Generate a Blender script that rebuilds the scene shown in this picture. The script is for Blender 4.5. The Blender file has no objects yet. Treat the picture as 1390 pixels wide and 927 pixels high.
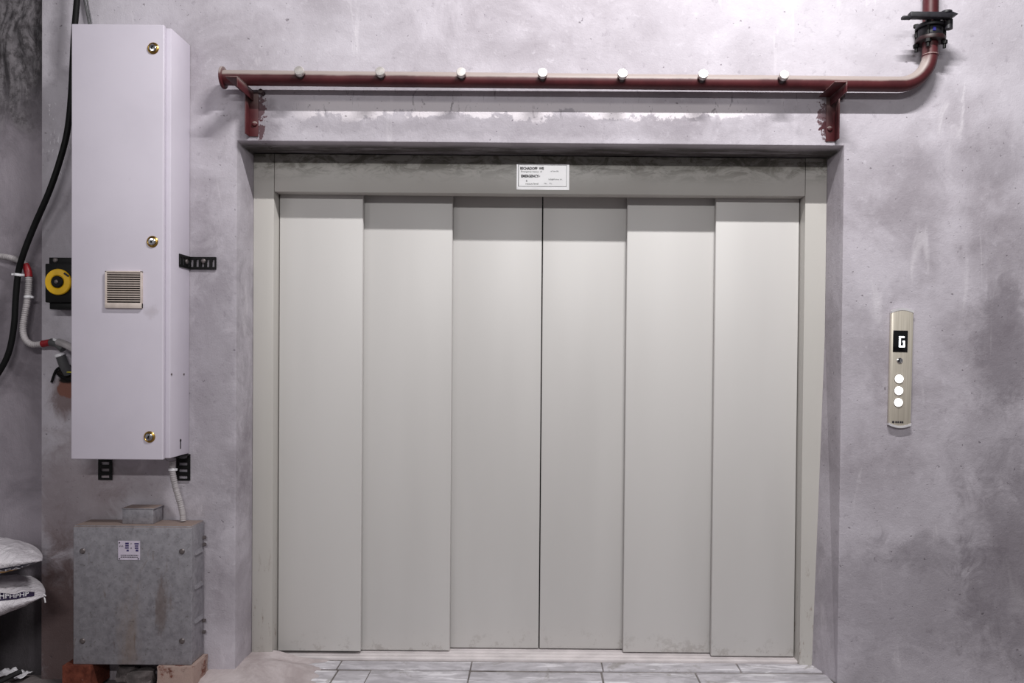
import bpy, bmesh, math, random
from math import sin, cos, pi, radians, tan
from mathutils import Vector, Matrix, noise as mnoise
random.seed(7)
sc = bpy.context.scene
COL = sc.collection

# ------------------------------------------------------------------ camera
FPX = 28 / 36 * 1390
PITCH, ROLL = radians(-0.7), 0.0085
CAMLOC = Vector((0, -3.66, 1.375))
CX, CY = 730.0, 490 - FPX * tan(PITCH)
RM = Matrix.Rotation(radians(90) + PITCH, 3, 'X') @ Matrix.Rotation(ROLL, 3, 'Z')
cd = bpy.data.cameras.new('camera'); cam = bpy.data.objects.new('camera', cd); COL.objects.link(cam)
cam.matrix_world = Matrix.Translation(CAMLOC) @ RM.to_4x4()
cd.sensor_width = 36; cd.lens = 28
cd.shift_x = -(CX - 695) / 1390; cd.shift_y = (CY - 463.5) / 1390
cd.clip_start = 0.05; cd.clip_end = 100
sc.camera = cam

def at(px, py, Y):
    """world point seen at a photograph pixel, on the plane y = Y"""
    d = RM @ Vector(((px - CX) / FPX, -(py - CY) / FPX, -1))
    return CAMLOC + d * ((Y + 3.66) / d.y)

# ------------------------------------------------------------------ light
sc.view_settings.view_transform = 'Standard'; sc.view_settings.look = 'None'
sc.view_settings.gamma = 1.0; sc.view_settings.exposure = 0.0
w = bpy.data.worlds.new('garage_air'); sc.world = w; w.use_nodes = True
w.node_tree.nodes['Background'].inputs[0].default_value = (0.95, 0.96, 1.0, 1)
w.node_tree.nodes['Background'].inputs[1].default_value = 0.22

def tube_lamp(name, loc, target, length, power, col=(1, 0.992, 0.985), width=0.04):
    l = bpy.data.lights.new(name, 'AREA'); l.shape = 'RECTANGLE'; l.size = length; l.size_y = width
    l.energy = power; l.color = col
    o = bpy.data.objects.new(name, l); COL.objects.link(o); o.location = loc
    o.rotation_euler = (Vector(target) - Vector(loc)).to_track_quat('-Z', 'Y').to_euler()
    return o
tube_lamp('lamp_near', (0.65, -2.05, 4.3), (0.65, -0.2, 1.6), 1.0, 122)
tube_lamp('lamp_far', (0.0, -6.6, 3.80), (0.0, -0.2, 1.3), 2.4, 112, width=0.12)
tube_lamp('lamp_far_left', (-4.6, -6.6, 3.80), (0.0, -0.2, 1.3), 1.2, 30, width=0.12)

# ------------------------------------------------------------------ materials
def lin(r, g, b):
    f = lambda c: (c / 255 / 12.92) if c / 255 <= 0.04045 else ((c / 255 + 0.055) / 1.055) ** 2.4
    return (f(r), f(g), f(b), 1)

class N:
    """small node-graph writer"""
    def __init__(s, name, rough=0.6, metal=0.0, spec=0.5):
        s.m = bpy.data.materials.new(name); s.m.use_nodes = True
        s.t = s.m.node_tree; s.b = s.t.nodes['Principled BSDF']
        s.b.inputs['Roughness'].default_value = rough; s.b.inputs['Metallic'].default_value = metal
        s.b.inputs['Specular IOR Level'].default_value = spec
        s._pos = None; s._obj = None
    def n(s, typ, **kw):
        x = s.t.nodes.new(typ)
        for k, v in kw.items(): setattr(x, k, v)
        return x
    def l(s, a, b): s.t.links.new(a, b)
    def put(s, sock, v):
        if hasattr(v, 'links') or isinstance(v, bpy.types.NodeSocket): s.l(v, sock)
        else: sock.default_value = v
    def pos(s):
        if not s._pos: s._pos = s.n('ShaderNodeNewGeometry').outputs['Position']
        return s._pos
    def obj(s):
        if not s._obj: s._obj = s.n('ShaderNodeTexCoord').outputs['Object']
        return s._obj
    def noise(s, scale, detail=4, rough=0.55, vec=None, stretch=None, dist=0.0):
        v = vec or s.obj()
        if stretch:
            mp = s.n('ShaderNodeMapping'); mp.inputs['Scale'].default_value = stretch; s.l(v, mp.inputs[0]); v = mp.outputs[0]
        x = s.n('ShaderNodeTexNoise'); x.inputs['Scale'].default_value = scale; x.inputs['Detail'].default_value = detail
        x.inputs['Roughness'].default_value = rough; x.inputs['Distortion'].default_value = dist
        s.l(v, x.inputs['Vector']); return x.outputs[0]
    def ramp(s, v, lo, hi, a=0.0, b=1.0):
        x = s.n('ShaderNodeMapRange'); x.interpolation_type = 'SMOOTHSTEP'
        s.l(v, x.inputs[0])
        for i, q in zip((1, 2, 3, 4), (lo, hi, a, b)): x.inputs[i].default_value = q
        return x.outputs[0]
    def math(s, op, a, b=0.0, clamp=False):
        x = s.n('ShaderNodeMath', operation=op); x.use_clamp = clamp; s.put(x.inputs[0], a); s.put(x.inputs[1], b); return x.outputs[0]
    def mix(s, f, a, b, mode='MIX'):
        x = s.n('ShaderNodeMix', data_type='RGBA', blend_type=mode); s.put(x.inputs[0], f); s.put(x.inputs[6], a); s.put(x.inputs[7], b)
        return x.outputs[2]
    def spot(s, cx, cz, rx, rz, nz, amp=1.0, lo=0.0, hi=0.35):
        """blotch mask in wall coordinates with a noisy edge"""
        sp = s.sep()
        dx = s.math('DIVIDE', s.math('SUBTRACT', sp[0], cx), rx); dz = s.math('DIVIDE', s.math('SUBTRACT', sp[2], cz), rz)
        d = s.math('SQRT', s.math('ADD', s.math('MULTIPLY', dx, dx), s.math('MULTIPLY', dz, dz)))
        v = s.math('ADD', s.math('SUBTRACT', 1.0, d), s.math('MULTIPLY', s.math('SUBTRACT', nz, 0.5), amp * 2))
        return s.ramp(v, lo, hi)
    def sep(s):
        if not hasattr(s, '_sep'):
            x = s.n('ShaderNodeSeparateXYZ'); s.l(s.pos(), x.inputs[0]); s._sep = x.outputs
        return s._sep
    def bump(s, h, strength=0.3, dist=0.01):
        x = s.n('ShaderNodeBump'); x.inputs['Strength'].default_value = strength; x.inputs['Distance'].default_value = dist
        s.l(h, x.inputs['Height']); s.l(x.outputs[0], s.b.inputs['Normal'])
    def col(s, c): s.put(s.b.inputs['Base Color'], c); return s.m

def simple(name, rgb, rough=0.5, metal=0.0, var=0.12, scale=14, spec=0.5, bump=0.0):
    q = N(name, rough, metal, spec)
    c = lin(*rgb); d = tuple(x * (1 - var * 2) for x in c[:3]) + (1,); e = tuple(min(1, x * (1 + var)) for x in c[:3]) + (1,)
    nz = q.noise(scale, 5)
    if bump: q.bump(q.noise(scale * 6, 3), bump, 0.004)
    return q.col(q.mix(q.ramp(nz, 0.3, 0.7), d, e))

def plaster():
    q = N('grey_plaster', 0.85, spec=0.25)
    P = q.pos()
    big = q.noise(0.9, 3, 0.5, P, dist=0.6); mid = q.noise(3.2, 6, 0.62, P, dist=0.4); fine = q.noise(26, 6, 0.7, P); grit = q.noise(140, 2, 0.6, P)
    c = q.mix(q.ramp(mid, 0.3, 0.72), lin(158, 151, 158), lin(195, 189, 197))
    c = q.mix(q.ramp(big, 0.36, 0.66), c, lin(170, 160, 171)) if False else q.mix(q.math('MULTIPLY', q.ramp(big, 0.38, 0.66), 0.5), c, lin(200, 195, 203))
    c = q.mix(q.math('MULTIPLY', q.ramp(fine, 0.55, 0.75), 0.35), c, lin(214, 209, 217))
    c = q.mix(q.math('MULTIPLY', q.ramp(fine, 0.42, 0.28), 0.4), c, lin(134, 126, 135))
    # trowelled light smears, running down and sideways
    st = q.noise(5, 5, 0.6, P, stretch=(1.6, 1, 0.35), dist=1.2)
    c = q.mix(q.math('MULTIPLY', q.ramp(st, 0.6, 0.74), 0.35), c, lin(230, 225, 230))
    sp = q.sep(); n2 = q.noise(9, 6, 0.7, P, dist=0.8); n3 = q.noise(38, 4, 0.7, P)
    # dark blotches; tall one right of the cabinet is stain plus painted-in cabinet shade
    for (x, z, rx, rz, k) in ((2.02, 1.47, 0.16, 0.34, 0.45), (1.75, 0.55, 0.35, 0.10, 0.25), (2.1, 0.5, 0.3, 0.6, 0.4), (-1.22, 2.4, 0.10, 0.14, 0.4), (-2.08, 2.72, 0.07, 0.2, 0.25),
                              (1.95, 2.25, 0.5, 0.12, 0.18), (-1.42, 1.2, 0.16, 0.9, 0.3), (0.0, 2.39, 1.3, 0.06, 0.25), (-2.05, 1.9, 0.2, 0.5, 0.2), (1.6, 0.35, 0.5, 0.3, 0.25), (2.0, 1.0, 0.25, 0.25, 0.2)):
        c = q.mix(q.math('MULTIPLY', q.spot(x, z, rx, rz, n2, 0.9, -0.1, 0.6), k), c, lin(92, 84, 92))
    # brown red stain left of and below the cabinet; lowest spot paints the sacks' shadow
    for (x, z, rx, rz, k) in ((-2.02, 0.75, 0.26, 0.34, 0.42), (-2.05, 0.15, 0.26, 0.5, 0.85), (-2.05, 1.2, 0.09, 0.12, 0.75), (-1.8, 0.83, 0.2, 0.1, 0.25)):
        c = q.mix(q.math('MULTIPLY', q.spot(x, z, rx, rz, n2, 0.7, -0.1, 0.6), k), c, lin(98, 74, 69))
    c = q.mix(q.spot(-2.045, 1.235, 0.05, 0.045, n2, 0.6, 0.0, 0.3), c, lin(128, 88, 78))
    c = q.mix(q.spot(-2.05, 1.305, 0.045, 0.05, n2, 0.5, 0.0, 0.3), c, lin(32, 26, 24))
    # flaking white coat along the strip under the pipe
    flk = q.math('MULTIPLY', q.ramp(sp[2], 2.39, 2.435), q.ramp(sp[2], 2.50, 2.484))
    flk = q.math('MULTIPLY', flk, q.math('MULTIPLY', q.ramp(sp[0], -1.12, -0.95), q.ramp(sp[0], 1.1, 0.8)))
    edge = q.math('ADD', q.math('MULTIPLY', q.math('SUBTRACT', sp[2], 2.455), 5.0), q.math('ADD', q.math('MULTIPLY', q.noise(4.5, 3, 0.6, P), 1.0), q.math('MULTIPLY', n3, 0.45)))
    flk = q.math('MULTIPLY', flk, q.ramp(edge, 0.60, 0.66))
    c = q.mix(q.math('MULTIPLY', flk, 0.85), c, lin(226, 219, 224))
    # dark brush marks above and among the flakes
    br = q.noise(11, 5, 0.7, P, stretch=(2.2, 1, 0.8), dist=1.5)
    brm = q.math('MULTIPLY', q.math('MULTIPLY', q.ramp(br, 0.60, 0.68), q.ramp(sp[2], 2.40, 2.47)), q.math('MULTIPLY', q.ramp(sp[2], 2.56, 2.53), q.ramp(sp[0], 1.25, 1.1)))
    brm = q.math('MULTIPLY', brm, q.ramp(sp[0], -1.3, -1.2))
    c = q.mix(q.math('MULTIPLY', brm, 0.55), c, lin(74, 68, 74))
    # red paint slopped round the two pipe brackets
    n4 = q.noise(60, 3, 0.6, P)
    for (x, z, rx, rz) in ((-1.215, 2.46, 0.05, 0.09), (-1.205, 2.36, 0.022, 0.06), (1.235, 2.44, 0.055, 0.10), (1.245, 2.39, 0.05, 0.08)):
        c = q.mix(q.math('MULTIPLY', q.spot(x, z, rx, rz, n4, 1.1, 0.35, 0.5), 0.8), c, lin(70, 26, 32))
    # white chalky scratches
    for (x, z, rx, rz) in ((-2.09, 2.44, 0.05, 0.06), (-2.08, 2.28, 0.08, 0.14)):
        sc_ = q.noise(22, 2, 0.5, P, stretch=(2.5, 1, 0.7), dist=2.0)
        c = q.mix(q.math('MULTIPLY', q.math('MULTIPLY', q.spot(x, z, rx, rz, n2, 0.4), q.ramp(sc_, 0.6, 0.66)), 0.6), c, lin(228, 224, 230))
    # plastered soffit and header junction: dark olive towards the back of the recess
    soffit_dark = q.math('MULTIPLY', q.math('MULTIPLY', q.ramp(sp[2], 2.30, 2.312), q.ramp(sp[1], -0.19, -0.10)), q.ramp(sp[2], 2.33, 2.32))
    c = q.mix(q.math('MULTIPLY', soffit_dark, q.ramp(q.noise(7, 5, 0.7, P, stretch=(0.6, 3, 1)), 0.3, 0.6, 0.5, 0.9)), c, lin(62, 59, 52))
    pits = q.ramp(q.noise(48, 2, 0.5, P), 0.72, 0.78)
    c = q.mix(q.math('MULTIPLY', pits, 0.55), c, lin(80, 72, 78))
    h = q.math('ADD', q.math('ADD', q.math('MULTIPLY', mid, 0.5), q.math('MULTIPLY', fine, 0.6)), q.math('SUBTRACT', q.math('MULTIPLY', grit, 0.18), q.math('MULTIPLY', pits, 0.4)))
    q.bump(h, 0.35, 0.012)
    return q.col(c)

def plaster_raw():
    q = N('rough_grey_render', 0.9, spec=0.2)
    P = q.pos(); sp = q.sep()
    a = q.noise(5, 7, 0.7, P, stretch=(1.8, 1, 0.7), dist=1.5); f = q.noise(34, 5, 0.7, P)
    rough_c = q.mix(q.ramp(a, 0.38, 0.62), lin(60, 57, 60), lin(128, 123, 127))
    rough_c = q.mix(q.math('MULTIPLY', q.ramp(f, 0.55, 0.35), 0.6), rough_c, lin(48, 44, 46))
    s = q.noise(2.6, 5, 0.6, P, dist=0.5)
    sm = q.mix(q.ramp(s, 0.3, 0.7), lin(118, 111, 118), lin(158, 150, 158))
    m = q.ramp(q.math('ADD', sp[2], q.math('MULTIPLY', a, 0.7)), 2.55, 2.95)
    c = q.mix(m, sm, rough_c)
    low = q.math('MULTIPLY', q.ramp(sp[2], 0.65, 0.15), q.ramp(s, 0.3, 0.6, 0.7, 0.95))  # sacks' deep shadow painted in as a darker foot of the wall
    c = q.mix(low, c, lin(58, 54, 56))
    q.bump(q.math('ADD', q.math('MULTIPLY', f, 0.6), a), 0.45, 0.012)
    return q.col(c)

def door_paint(name, a, b, grime_shade=False):
    q = N(name, 0.38, spec=0.4)
    P = q.pos(); sp = q.sep()
    n1 = q.noise(1.1, 3, 0.5, P, stretch=(2.5, 1, 0.35)); n2 = q.noise(60, 4, 0.7, P)
    c = q.mix(q.ramp(n1, 0.3, 0.7), lin(*a), lin(*b))
    # scuffs near the sill
    sc_ = q.math('MULTIPLY', q.ramp(sp[2], 0.12, 0.0), q.ramp(q.noise(14, 6, 0.75, P), 0.52, 0.62))
    c = q.mix(q.math('MULTIPLY', sc_, 0.28), c, lin(110, 98, 88))
    if grime_shade:
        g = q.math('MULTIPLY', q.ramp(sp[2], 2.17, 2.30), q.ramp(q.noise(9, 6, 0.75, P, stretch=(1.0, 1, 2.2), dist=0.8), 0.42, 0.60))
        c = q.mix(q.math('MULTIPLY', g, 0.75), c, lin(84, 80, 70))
        g2 = q.math('MULTIPLY', q.ramp(q.math('ADD', sp[2], q.math('MULTIPLY', q.noise(6, 5, 0.7, P), 0.05)), 2.262, 2.31), 0.42)  # dirty olive band at the header top, with soffit shade painted in
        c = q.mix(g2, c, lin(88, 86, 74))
        ru = q.math('MULTIPLY', q.ramp(sp[2], 0.7, 0.05), q.ramp(q.noise(16, 6, 0.8, P, stretch=(2, 1, 0.5)), 0.56, 0.66))
        c = q.mix(q.math('MULTIPLY', ru, 0.7), c, lin(110, 78, 56))
    q.bump(n2, 0.04, 0.002)
    return q.col(c)

def red_paint():
    q = N('red_pipe_paint', 0.45, spec=0.4)
    n1 = q.noise(9, 5, 0.6); n2 = q.noise(70, 4, 0.7)
    c = q.mix(q.ramp(n1, 0.3, 0.7), lin(66, 22, 27), lin(84, 34, 38))
    c = q.mix(q.math('MULTIPLY', q.ramp(n2, 0.62, 0.72), 0.5), c, lin(60, 22, 24))
    g = q.n('ShaderNodeNewGeometry'); s = q.n('ShaderNodeSeparateXYZ'); q.l(g.outputs['Normal'], s.inputs[0])
    dust = q.ramp(q.math('ADD', s.outputs[2], q.math('MULTIPLY', q.math('SUBTRACT', n1, 0.5), 0.3)), 0.0, 0.36)
    c = q.mix(q.math('MULTIPLY', dust, 0.92), c, lin(160, 148, 144))
    return q.col(c)

def galvanised():
    q = N('galvanised_sheet', 0.5, 0.35, 0.4)
    P = q.pos(); sp = q.sep()
    v = q.n('ShaderNodeTexVoronoi'); v.inputs['Scale'].default_value = 70; q.l(P, v.inputs['Vector'])
    c = q.mix(q.math('MULTIPLY', v.outputs['Color'], 0.35) if False else q.ramp(q.noise(30, 5, 0.7, P), 0.3, 0.7), lin(124, 121, 127), lin(150, 147, 153))
    hs = q.n('ShaderNodeSeparateColor'); q.l(v.outputs['Color'], hs.inputs[0])
    c = q.mix(q.math('MULTIPLY', hs.outputs[0], 0.25), c, lin(172, 169, 175))
    n1 = q.noise(12, 6, 0.7, P, stretch=(1.5, 1, 0.35), dist=0.8)
    c = q.mix(q.math('MULTIPLY', q.ramp(n1, 0.6, 0.72), 0.6), c, lin(104, 82, 62))
    n2 = q.noise(10, 5, 0.7, P, stretch=(1.3, 1, 0.4))
    c = q.mix(q.math('MULTIPLY', q.spot(-1.70, 0.22, 0.07, 0.26, n2, 1.3, -0.1, 0.9), 0.55), c, lin(146, 128, 116))
    c = q.mix(q.math('MULTIPLY', q.spot(-1.56, 0.4, 0.04, 0.22, n2, 1.6, 0.3, 0.9), 0.5), c, lin(96, 74, 60))
    n3 = q.noise(80, 4, 0.7, P)
    c = q.mix(q.math('MULTIPLY', q.ramp(n3, 0.58, 0.70), 0.55), c, lin(96, 91, 88))
    g = q.n('ShaderNodeNewGeometry'); s = q.n('ShaderNodeSeparateXYZ'); q.l(g.outputs['Normal'], s.inputs[0])
    c = q.mix(q.math('MULTIPLY', q.ramp(s.outputs[2], 0.5, 0.9), 0.8), c, lin(150, 128, 116))
    q.bump(n3, 0.08, 0.003)
    return q.col(c)

def cabinet_paint():
    q = N('cabinet_lilac_white_paint', 0.42, spec=0.4)
    P = q.pos()
    n = q.noise(3, 4, 0.6, P); n2 = q.noise(10, 6, 0.75, P, dist=0.6)
    c = q.mix(q.ramp(n, 0.3, 0.7), lin(206, 199, 211), lin(212, 205, 217))
    c = q.mix(q.math('MULTIPLY', q.ramp(n2, 0.66, 0.74), 0.2), c, lin(150, 140, 148))
    sc_ = q.noise(26, 5, 0.7, P)
    c = q.mix(q.math('MULTIPLY', q.spot(-1.58, 1.56, 0.05, 0.04, sc_, 0.8, 0.2, 0.9), 0.3), c, lin(150, 138, 142))
    q.bump(q.noise(220, 2, 0.5, P), 0.05, 0.001)
    return q.col(c)

def brick_mat(name, k):
    q = N(name, 0.9, spec=0.2)
    n = q.noise(24, 6, 0.7); n2 = q.noise(9, 5, 0.7)
    c = q.mix(q.ramp(n, 0.3, 0.7), lin(80, 38, 29), lin(118, 64, 50))
    c = q.mix(q.math('MULTIPLY', q.ramp(n2, 0.62 - k, 0.74 - k), 0.8), c, lin(176, 156, 148))
    q.bump(n, 0.5, 0.006); return q.col(c)

def paver_mat():
    q = N('pale_paving_stone', 0.55, spec=0.4)
    P = q.pos()
    n = q.noise(7, 6, 0.65, P, stretch=(1, 2.5, 1), dist=0.7); n2 = q.noise(30, 5, 0.7, P)
    c = q.mix(q.ramp(n, 0.35, 0.65), lin(170, 166, 171), lin(202, 198, 204))
    c = q.mix(q.math('MULTIPLY', q.ramp(q.noise(5, 5, 0.7, P, stretch=(0.5, 4, 1), dist=0.6), 0.55, 0.62), 0.8), c, lin(236, 233, 238))
    c = q.mix(q.math('MULTIPLY', q.ramp(q.noise(4, 6, 0.7, P, dist=1.0), 0.58, 0.66), 0.6), c, lin(138, 132, 126))
    q.bump(n2, 0.15, 0.004); return q.col(c)

def cement_mat(name, a, b):
    q = N(name, 0.88, spec=0.2); P = q.pos()
    n = q.noise(6, 7, 0.7, P, dist=0.5); n2 = q.noise(40, 5, 0.7, P)
    c = q.mix(q.ramp(n, 0.32, 0.68), lin(*a), lin(*b))
    q.bump(q.math('ADD', n, q.math('MULTIPLY', n2, 0.5)), 0.5, 0.01); return q.col(c)

def bag_mat():
    q = N('woven_white_sack', 0.42, spec=0.5); O = q.obj()
    w1 = q.n('ShaderNodeTexWave'); w1.inputs['Scale'].default_value = 90; q.l(O, w1.inputs[0])
    c = q.mix(q.ramp(q.noise(6, 4), 0.3, 0.7), lin(196, 190, 196), lin(222, 217, 222))
    c = q.mix(q.math('MULTIPLY', w1.outputs[1], 0.12), c, lin(160, 154, 160))
    q.bump(q.noise(16, 4, 0.6, O, stretch=(2.4, 0.6, 1), dist=0.6), 0.7, 0.035); return q.col(c)

def emit(name, rgb, power):
    q = N(name); q.b.inputs['Emission Color'].default_value = lin(*rgb); q.b.inputs['Emission Strength'].default_value = power
    return q.col(lin(*rgb))

M = dict(
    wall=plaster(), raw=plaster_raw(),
    door=door_paint('door_panel_enamel', (193, 190, 188), (200, 197, 195)),
    frame=door_paint('door_frame_enamel', (184, 180, 175), (190, 187, 182), True),
    sill=simple('worn_metal_sill', (222, 214, 215), 0.5, 0.0, 0.07, 9),
    red=red_paint(), galv=galvanised(), cab=cabinet_paint(),
    black=simple('black_metal', (13, 12, 13), 0.55, 0.0, 0.2, 30, 0.25), rubber=simple('black_rubber', (11, 11, 12), 0.6, 0, 0.1, 30, 0.2),
    dark=simple('dark_valve_iron', (34, 32, 38), 0.5, 0.1, 0.25, 40), darkred=simple('dark_red_flange_paint', (42, 14, 17), 0.5, 0, 0.25, 40),
    conduit=simple('grey_conduit_plastic', (172, 166, 168), 0.55, 0, 0.1, 20), conduit2=simple('dark_grey_fitting', (78, 78, 80), 0.5, 0, 0.1, 20),
    redtape=simple('red_tape', (150, 24, 34), 0.4, 0, 0.15, 60), white=simple('white_nylon', (224, 222, 226), 0.45, 0, 0.04, 20),
    yellow=simple('yellow_plastic', (236, 186, 22), 0.4, 0, 0.06, 20), blue=simple('blue_tag', (44, 42, 120), 0.4, 0, 0.1, 20),
    brass=simple('brass', (196, 158, 84), 0.28, 1.0, 0.1, 40), trim=simple('bright_trim_steel', (222, 219, 222), 0.25, 0.3, 0.03, 30), chrome=simple('polished_steel', (205, 203, 205), 0.2, 1.0, 0.05, 30),
    cap=simple('zinc_cap', (222, 216, 212), 0.35, 0.6, 0.1, 60), bolt=simple('dull_steel_bolt', (120, 112, 112), 0.45, 0.7, 0.15, 60),
    vent=simple('ivory_vent_plastic', (206, 192, 184), 0.5, 0, 0.06, 30), ventdark=simple('vent_filter_brown', (52, 42, 40), 0.9, 0, 0.2, 40),
    plate=None, gloss=simple('laminated_paper', (244, 241, 245), 0.25, 0, 0.02, 8, 0.7), paper=simple('white_paper', (238, 234, 240), 0.5, 0, 0.02, 8), ink=simple('black_ink', (38, 34, 42), 0.6, 0, 0.05, 40),
    purple=simple('purple_ink', (46, 32, 96), 0.6, 0, 0.1, 40), label=simple('lilac_label', (198, 188, 204), 0.5, 0, 0.04, 30),
    screen=simple('black_glass', (10, 10, 12), 0.12, 0, 0.05, 10), lit=emit('lit_digit', (240, 246, 255), 2.0), button=emit('lit_button', (255, 252, 248), 1.6),
    ring=simple('button_ring', (150, 144, 138), 0.3, 0.9, 0.05, 30),
    brick=brick_mat('red_brick', 0.0), brick2=brick_mat('cement_smeared_brick', 0.26), paver=paver_mat(), cement=cement_mat('cement_spill', (166, 154, 154), (196, 186, 187)), floor=cement_mat('concrete_floor', (104, 96, 96), (140, 131, 131)),
    grout=cement_mat('paving_joint', (92, 86, 84), (150, 144, 142)), rock=simple('rubble_stone', (92, 84, 84), 0.9, 0, 0.25, 18, bump=0.5),
    bag=bag_mat(), band=simple('navy_print', (40, 32, 58), 0.4, 0, 0.15, 30), orange=simple('amber_print', (196, 142, 22), 0.4, 0, 0.1, 30),
    trolley=simple('black_trolley_steel', (26, 24, 26), 0.6, 0.1, 0.2, 20), ceil=simple('ceiling_concrete', (120, 116, 120), 0.9, 0, 0.1, 2),
    wire=simple('yellow_green_wire', (190, 180, 60), 0.5, 0, 0.1, 40), shaft=simple('dark_lift_shaft', (20, 19, 19), 0.9, 0, 0.1, 4))

q = N('brushed_panel_steel', 0.38, 0.35)
nb = q.noise(6, 3, 0.5, None, stretch=(40, 1, 0.6))
M['plate'] = q.col(q.mix(q.ramp(nb, 0.3, 0.7), lin(192, 184, 170), lin(212, 204, 190)))

# ------------------------------------------------------------------ mesh helpers
WORLD = {}
class MB:
    def __init__(s): s.bm = bmesh.new()
    def _merge(s, t, mtx=None):
        me = bpy.data.meshes.new('t'); t.to_mesh(me); t.free()
        if mtx is not None: me.transform(mtx)
        s.bm.from_mesh(me); bpy.data.meshes.remove(me); return s
    def box(s, x0, x1, y0, y1, z0, z1, bev=0.0, seg=2, rot=None):
        t = bmesh.new(); bmesh.ops.create_cube(t, size=1)
        for v in t.verts: v.co = Vector(((x0 + x1) / 2 + v.co.x * (x1 - x0), (y0 + y1) / 2 + v.co.y * (y1 - y0), (z0 + z1) / 2 + v.co.z * (z1 - z0)))
        if bev: bmesh.ops.bevel(t, geom=list(t.edges), offset=bev, segments=seg, affect='EDGES', profile=0.5)
        mt = None
        if rot:
            c = Vector(((x0 + x1) / 2, (y0 + y1) / 2, (z0 + z1) / 2)); mt = Matrix.Translation(c) @ rot.to_4x4() @ Matrix.Translation(-c)
        return s._merge(t, mt)
    def cyl(s, p0, p1, r0, r1=None, n=20, bev=0.0):
        p0, p1 = Vector(p0), Vector(p1); r1 = r0 if r1 is None else r1
        t = bmesh.new(); L = (p1 - p0).length
        bmesh.ops.create_cone(t, cap_ends=True, segments=n, radius1=r0, radius2=r1, depth=L)
        if bev:
            es = [e for e in t.edges if abs(e.verts[0].co.z - e.verts[1].co.z) < 1e-6]
            bmesh.ops.bevel(t, geom=es, offset=bev, segments=2, affect='EDGES', profile=0.5)
        mt = Matrix.Translation((p0 + p1) / 2) @ (p1 - p0).to_track_quat('Z', 'Y').to_matrix().to_4x4()
        return s._merge(t, mt)
    def lathe(s, p, axis, prof, n=28):
        """prof: (radius, height) along axis from p"""
        t = bmesh.new(); rings = []
        for r, h in prof:
            rings.append([t.verts.new((r * cos(2 * pi * i / n), r * sin(2 * pi * i / n), h)) for i in range(n)])
        for a, b in zip(rings, rings[1:]):
            for i in range(n): t.faces.new((a[i], a[(i + 1) % n], b[(i + 1) % n], b[i]))
        t.faces.new(rings[0][::-1]); t.faces.new(rings[-1])
        bmesh.ops.recalc_face_normals(t, faces=t.faces)
        return s._merge(t, Matrix.Translation(Vector(p)) @ Vector(axis).to_track_quat('Z', 'Y').to_matrix().to_4x4())
    def tube(s, pts, r, n=12, rib=0.0):
        """r a number or function of arc length"""
        t = bmesh.new(); pts = [Vector(p) for p in pts]; rings = []; L = 0
        tan0 = (pts[1] - pts[0]).normalized(); up = Vector((0, 1, 0)) if abs(tan0.y) < 0.9 else Vector((1, 0, 0))
        u = tan0.cross(up).normalized()
        for i, p in enumerate(pts):
            a = pts[max(0, i - 1)]; b = pts[min(len(pts) - 1, i + 1)]; tg = (b - a).normalized()
            u = (u - tg * u.dot(tg)).normalized(); v = tg.cross(u)
            if i: L += (p - pts[i - 1]).length
            rr = r(L) if callable(r) else r
            rings.append([t.verts.new(p + (u * cos(2 * pi * k / n) + v * sin(2 * pi * k / n)) * rr) for k in range(n)])
        for a, b in zip(rings, rings[1:]):
            for k in range(n): t.faces.new((a[k], a[(k + 1) % n], b[(k + 1) % n], b[k]))
        t.faces.new(rings[0][::-1]); t.faces.new(rings[-1])
        bmesh.ops.recalc_face_normals(t, faces=t.faces)
        return s._merge(t)
    def prism(s, pts, y0, y1, bev=0.0, seg=2):
        """polygon in x,z pushed through y"""
        t = bmesh.new()
        f = t.faces.new([t.verts.new((x, y0, z)) for x, z in pts])
        g = bmesh.ops.extrude_face_region(t, geom=[f])
        for v in g['geom']:
            if isinstance(v, bmesh.types.BMVert): v.co.y = y1
        bmesh.ops.recalc_face_normals(t, faces=t.faces)
        if bev: bmesh.ops.bevel(t, geom=list(t.edges), offset=bev, segments=seg, affect='EDGES', profile=0.5)
        return s._merge(t)
    def raw(s, verts, faces):
        t = bmesh.new(); vs = [t.verts.new(v) for v in verts]
        for f in faces:
            try: t.faces.new([vs[i] for i in f])
            except ValueError: pass
        bmesh.ops.recalc_face_normals(t, faces=t.faces)
        return s._merge(t)
    def build(s, name, mat, parent=None, origin=None, smooth=30):
        me = bpy.data.meshes.new(name); s.bm.to_mesh(me); s.bm.free()
        if origin is None:
            cs = [v.co for v in me.vertices]
            origin = Vector([(min(c[i] for c in cs) + max(c[i] for c in cs)) / 2 for i in range(3)])
            if parent is None: origin.z = min(c.z for c in cs)
        origin = Vector(origin)
        me.transform(Matrix.Translation(-origin)); me.materials.append(mat)
        me.polygons.foreach_set('use_smooth', [True] * len(me.polygons))
        try: me.set_sharp_from_angle(angle=radians(smooth))
        except Exception: pass
        o = bpy.data.objects.new(name, me); COL.objects.link(o)
        base = Vector((0, 0, 0))
        if parent is not None: o.parent = parent; base = WORLD[parent.name]
        o.location = origin - base; WORLD[o.name] = origin
        return o

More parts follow.
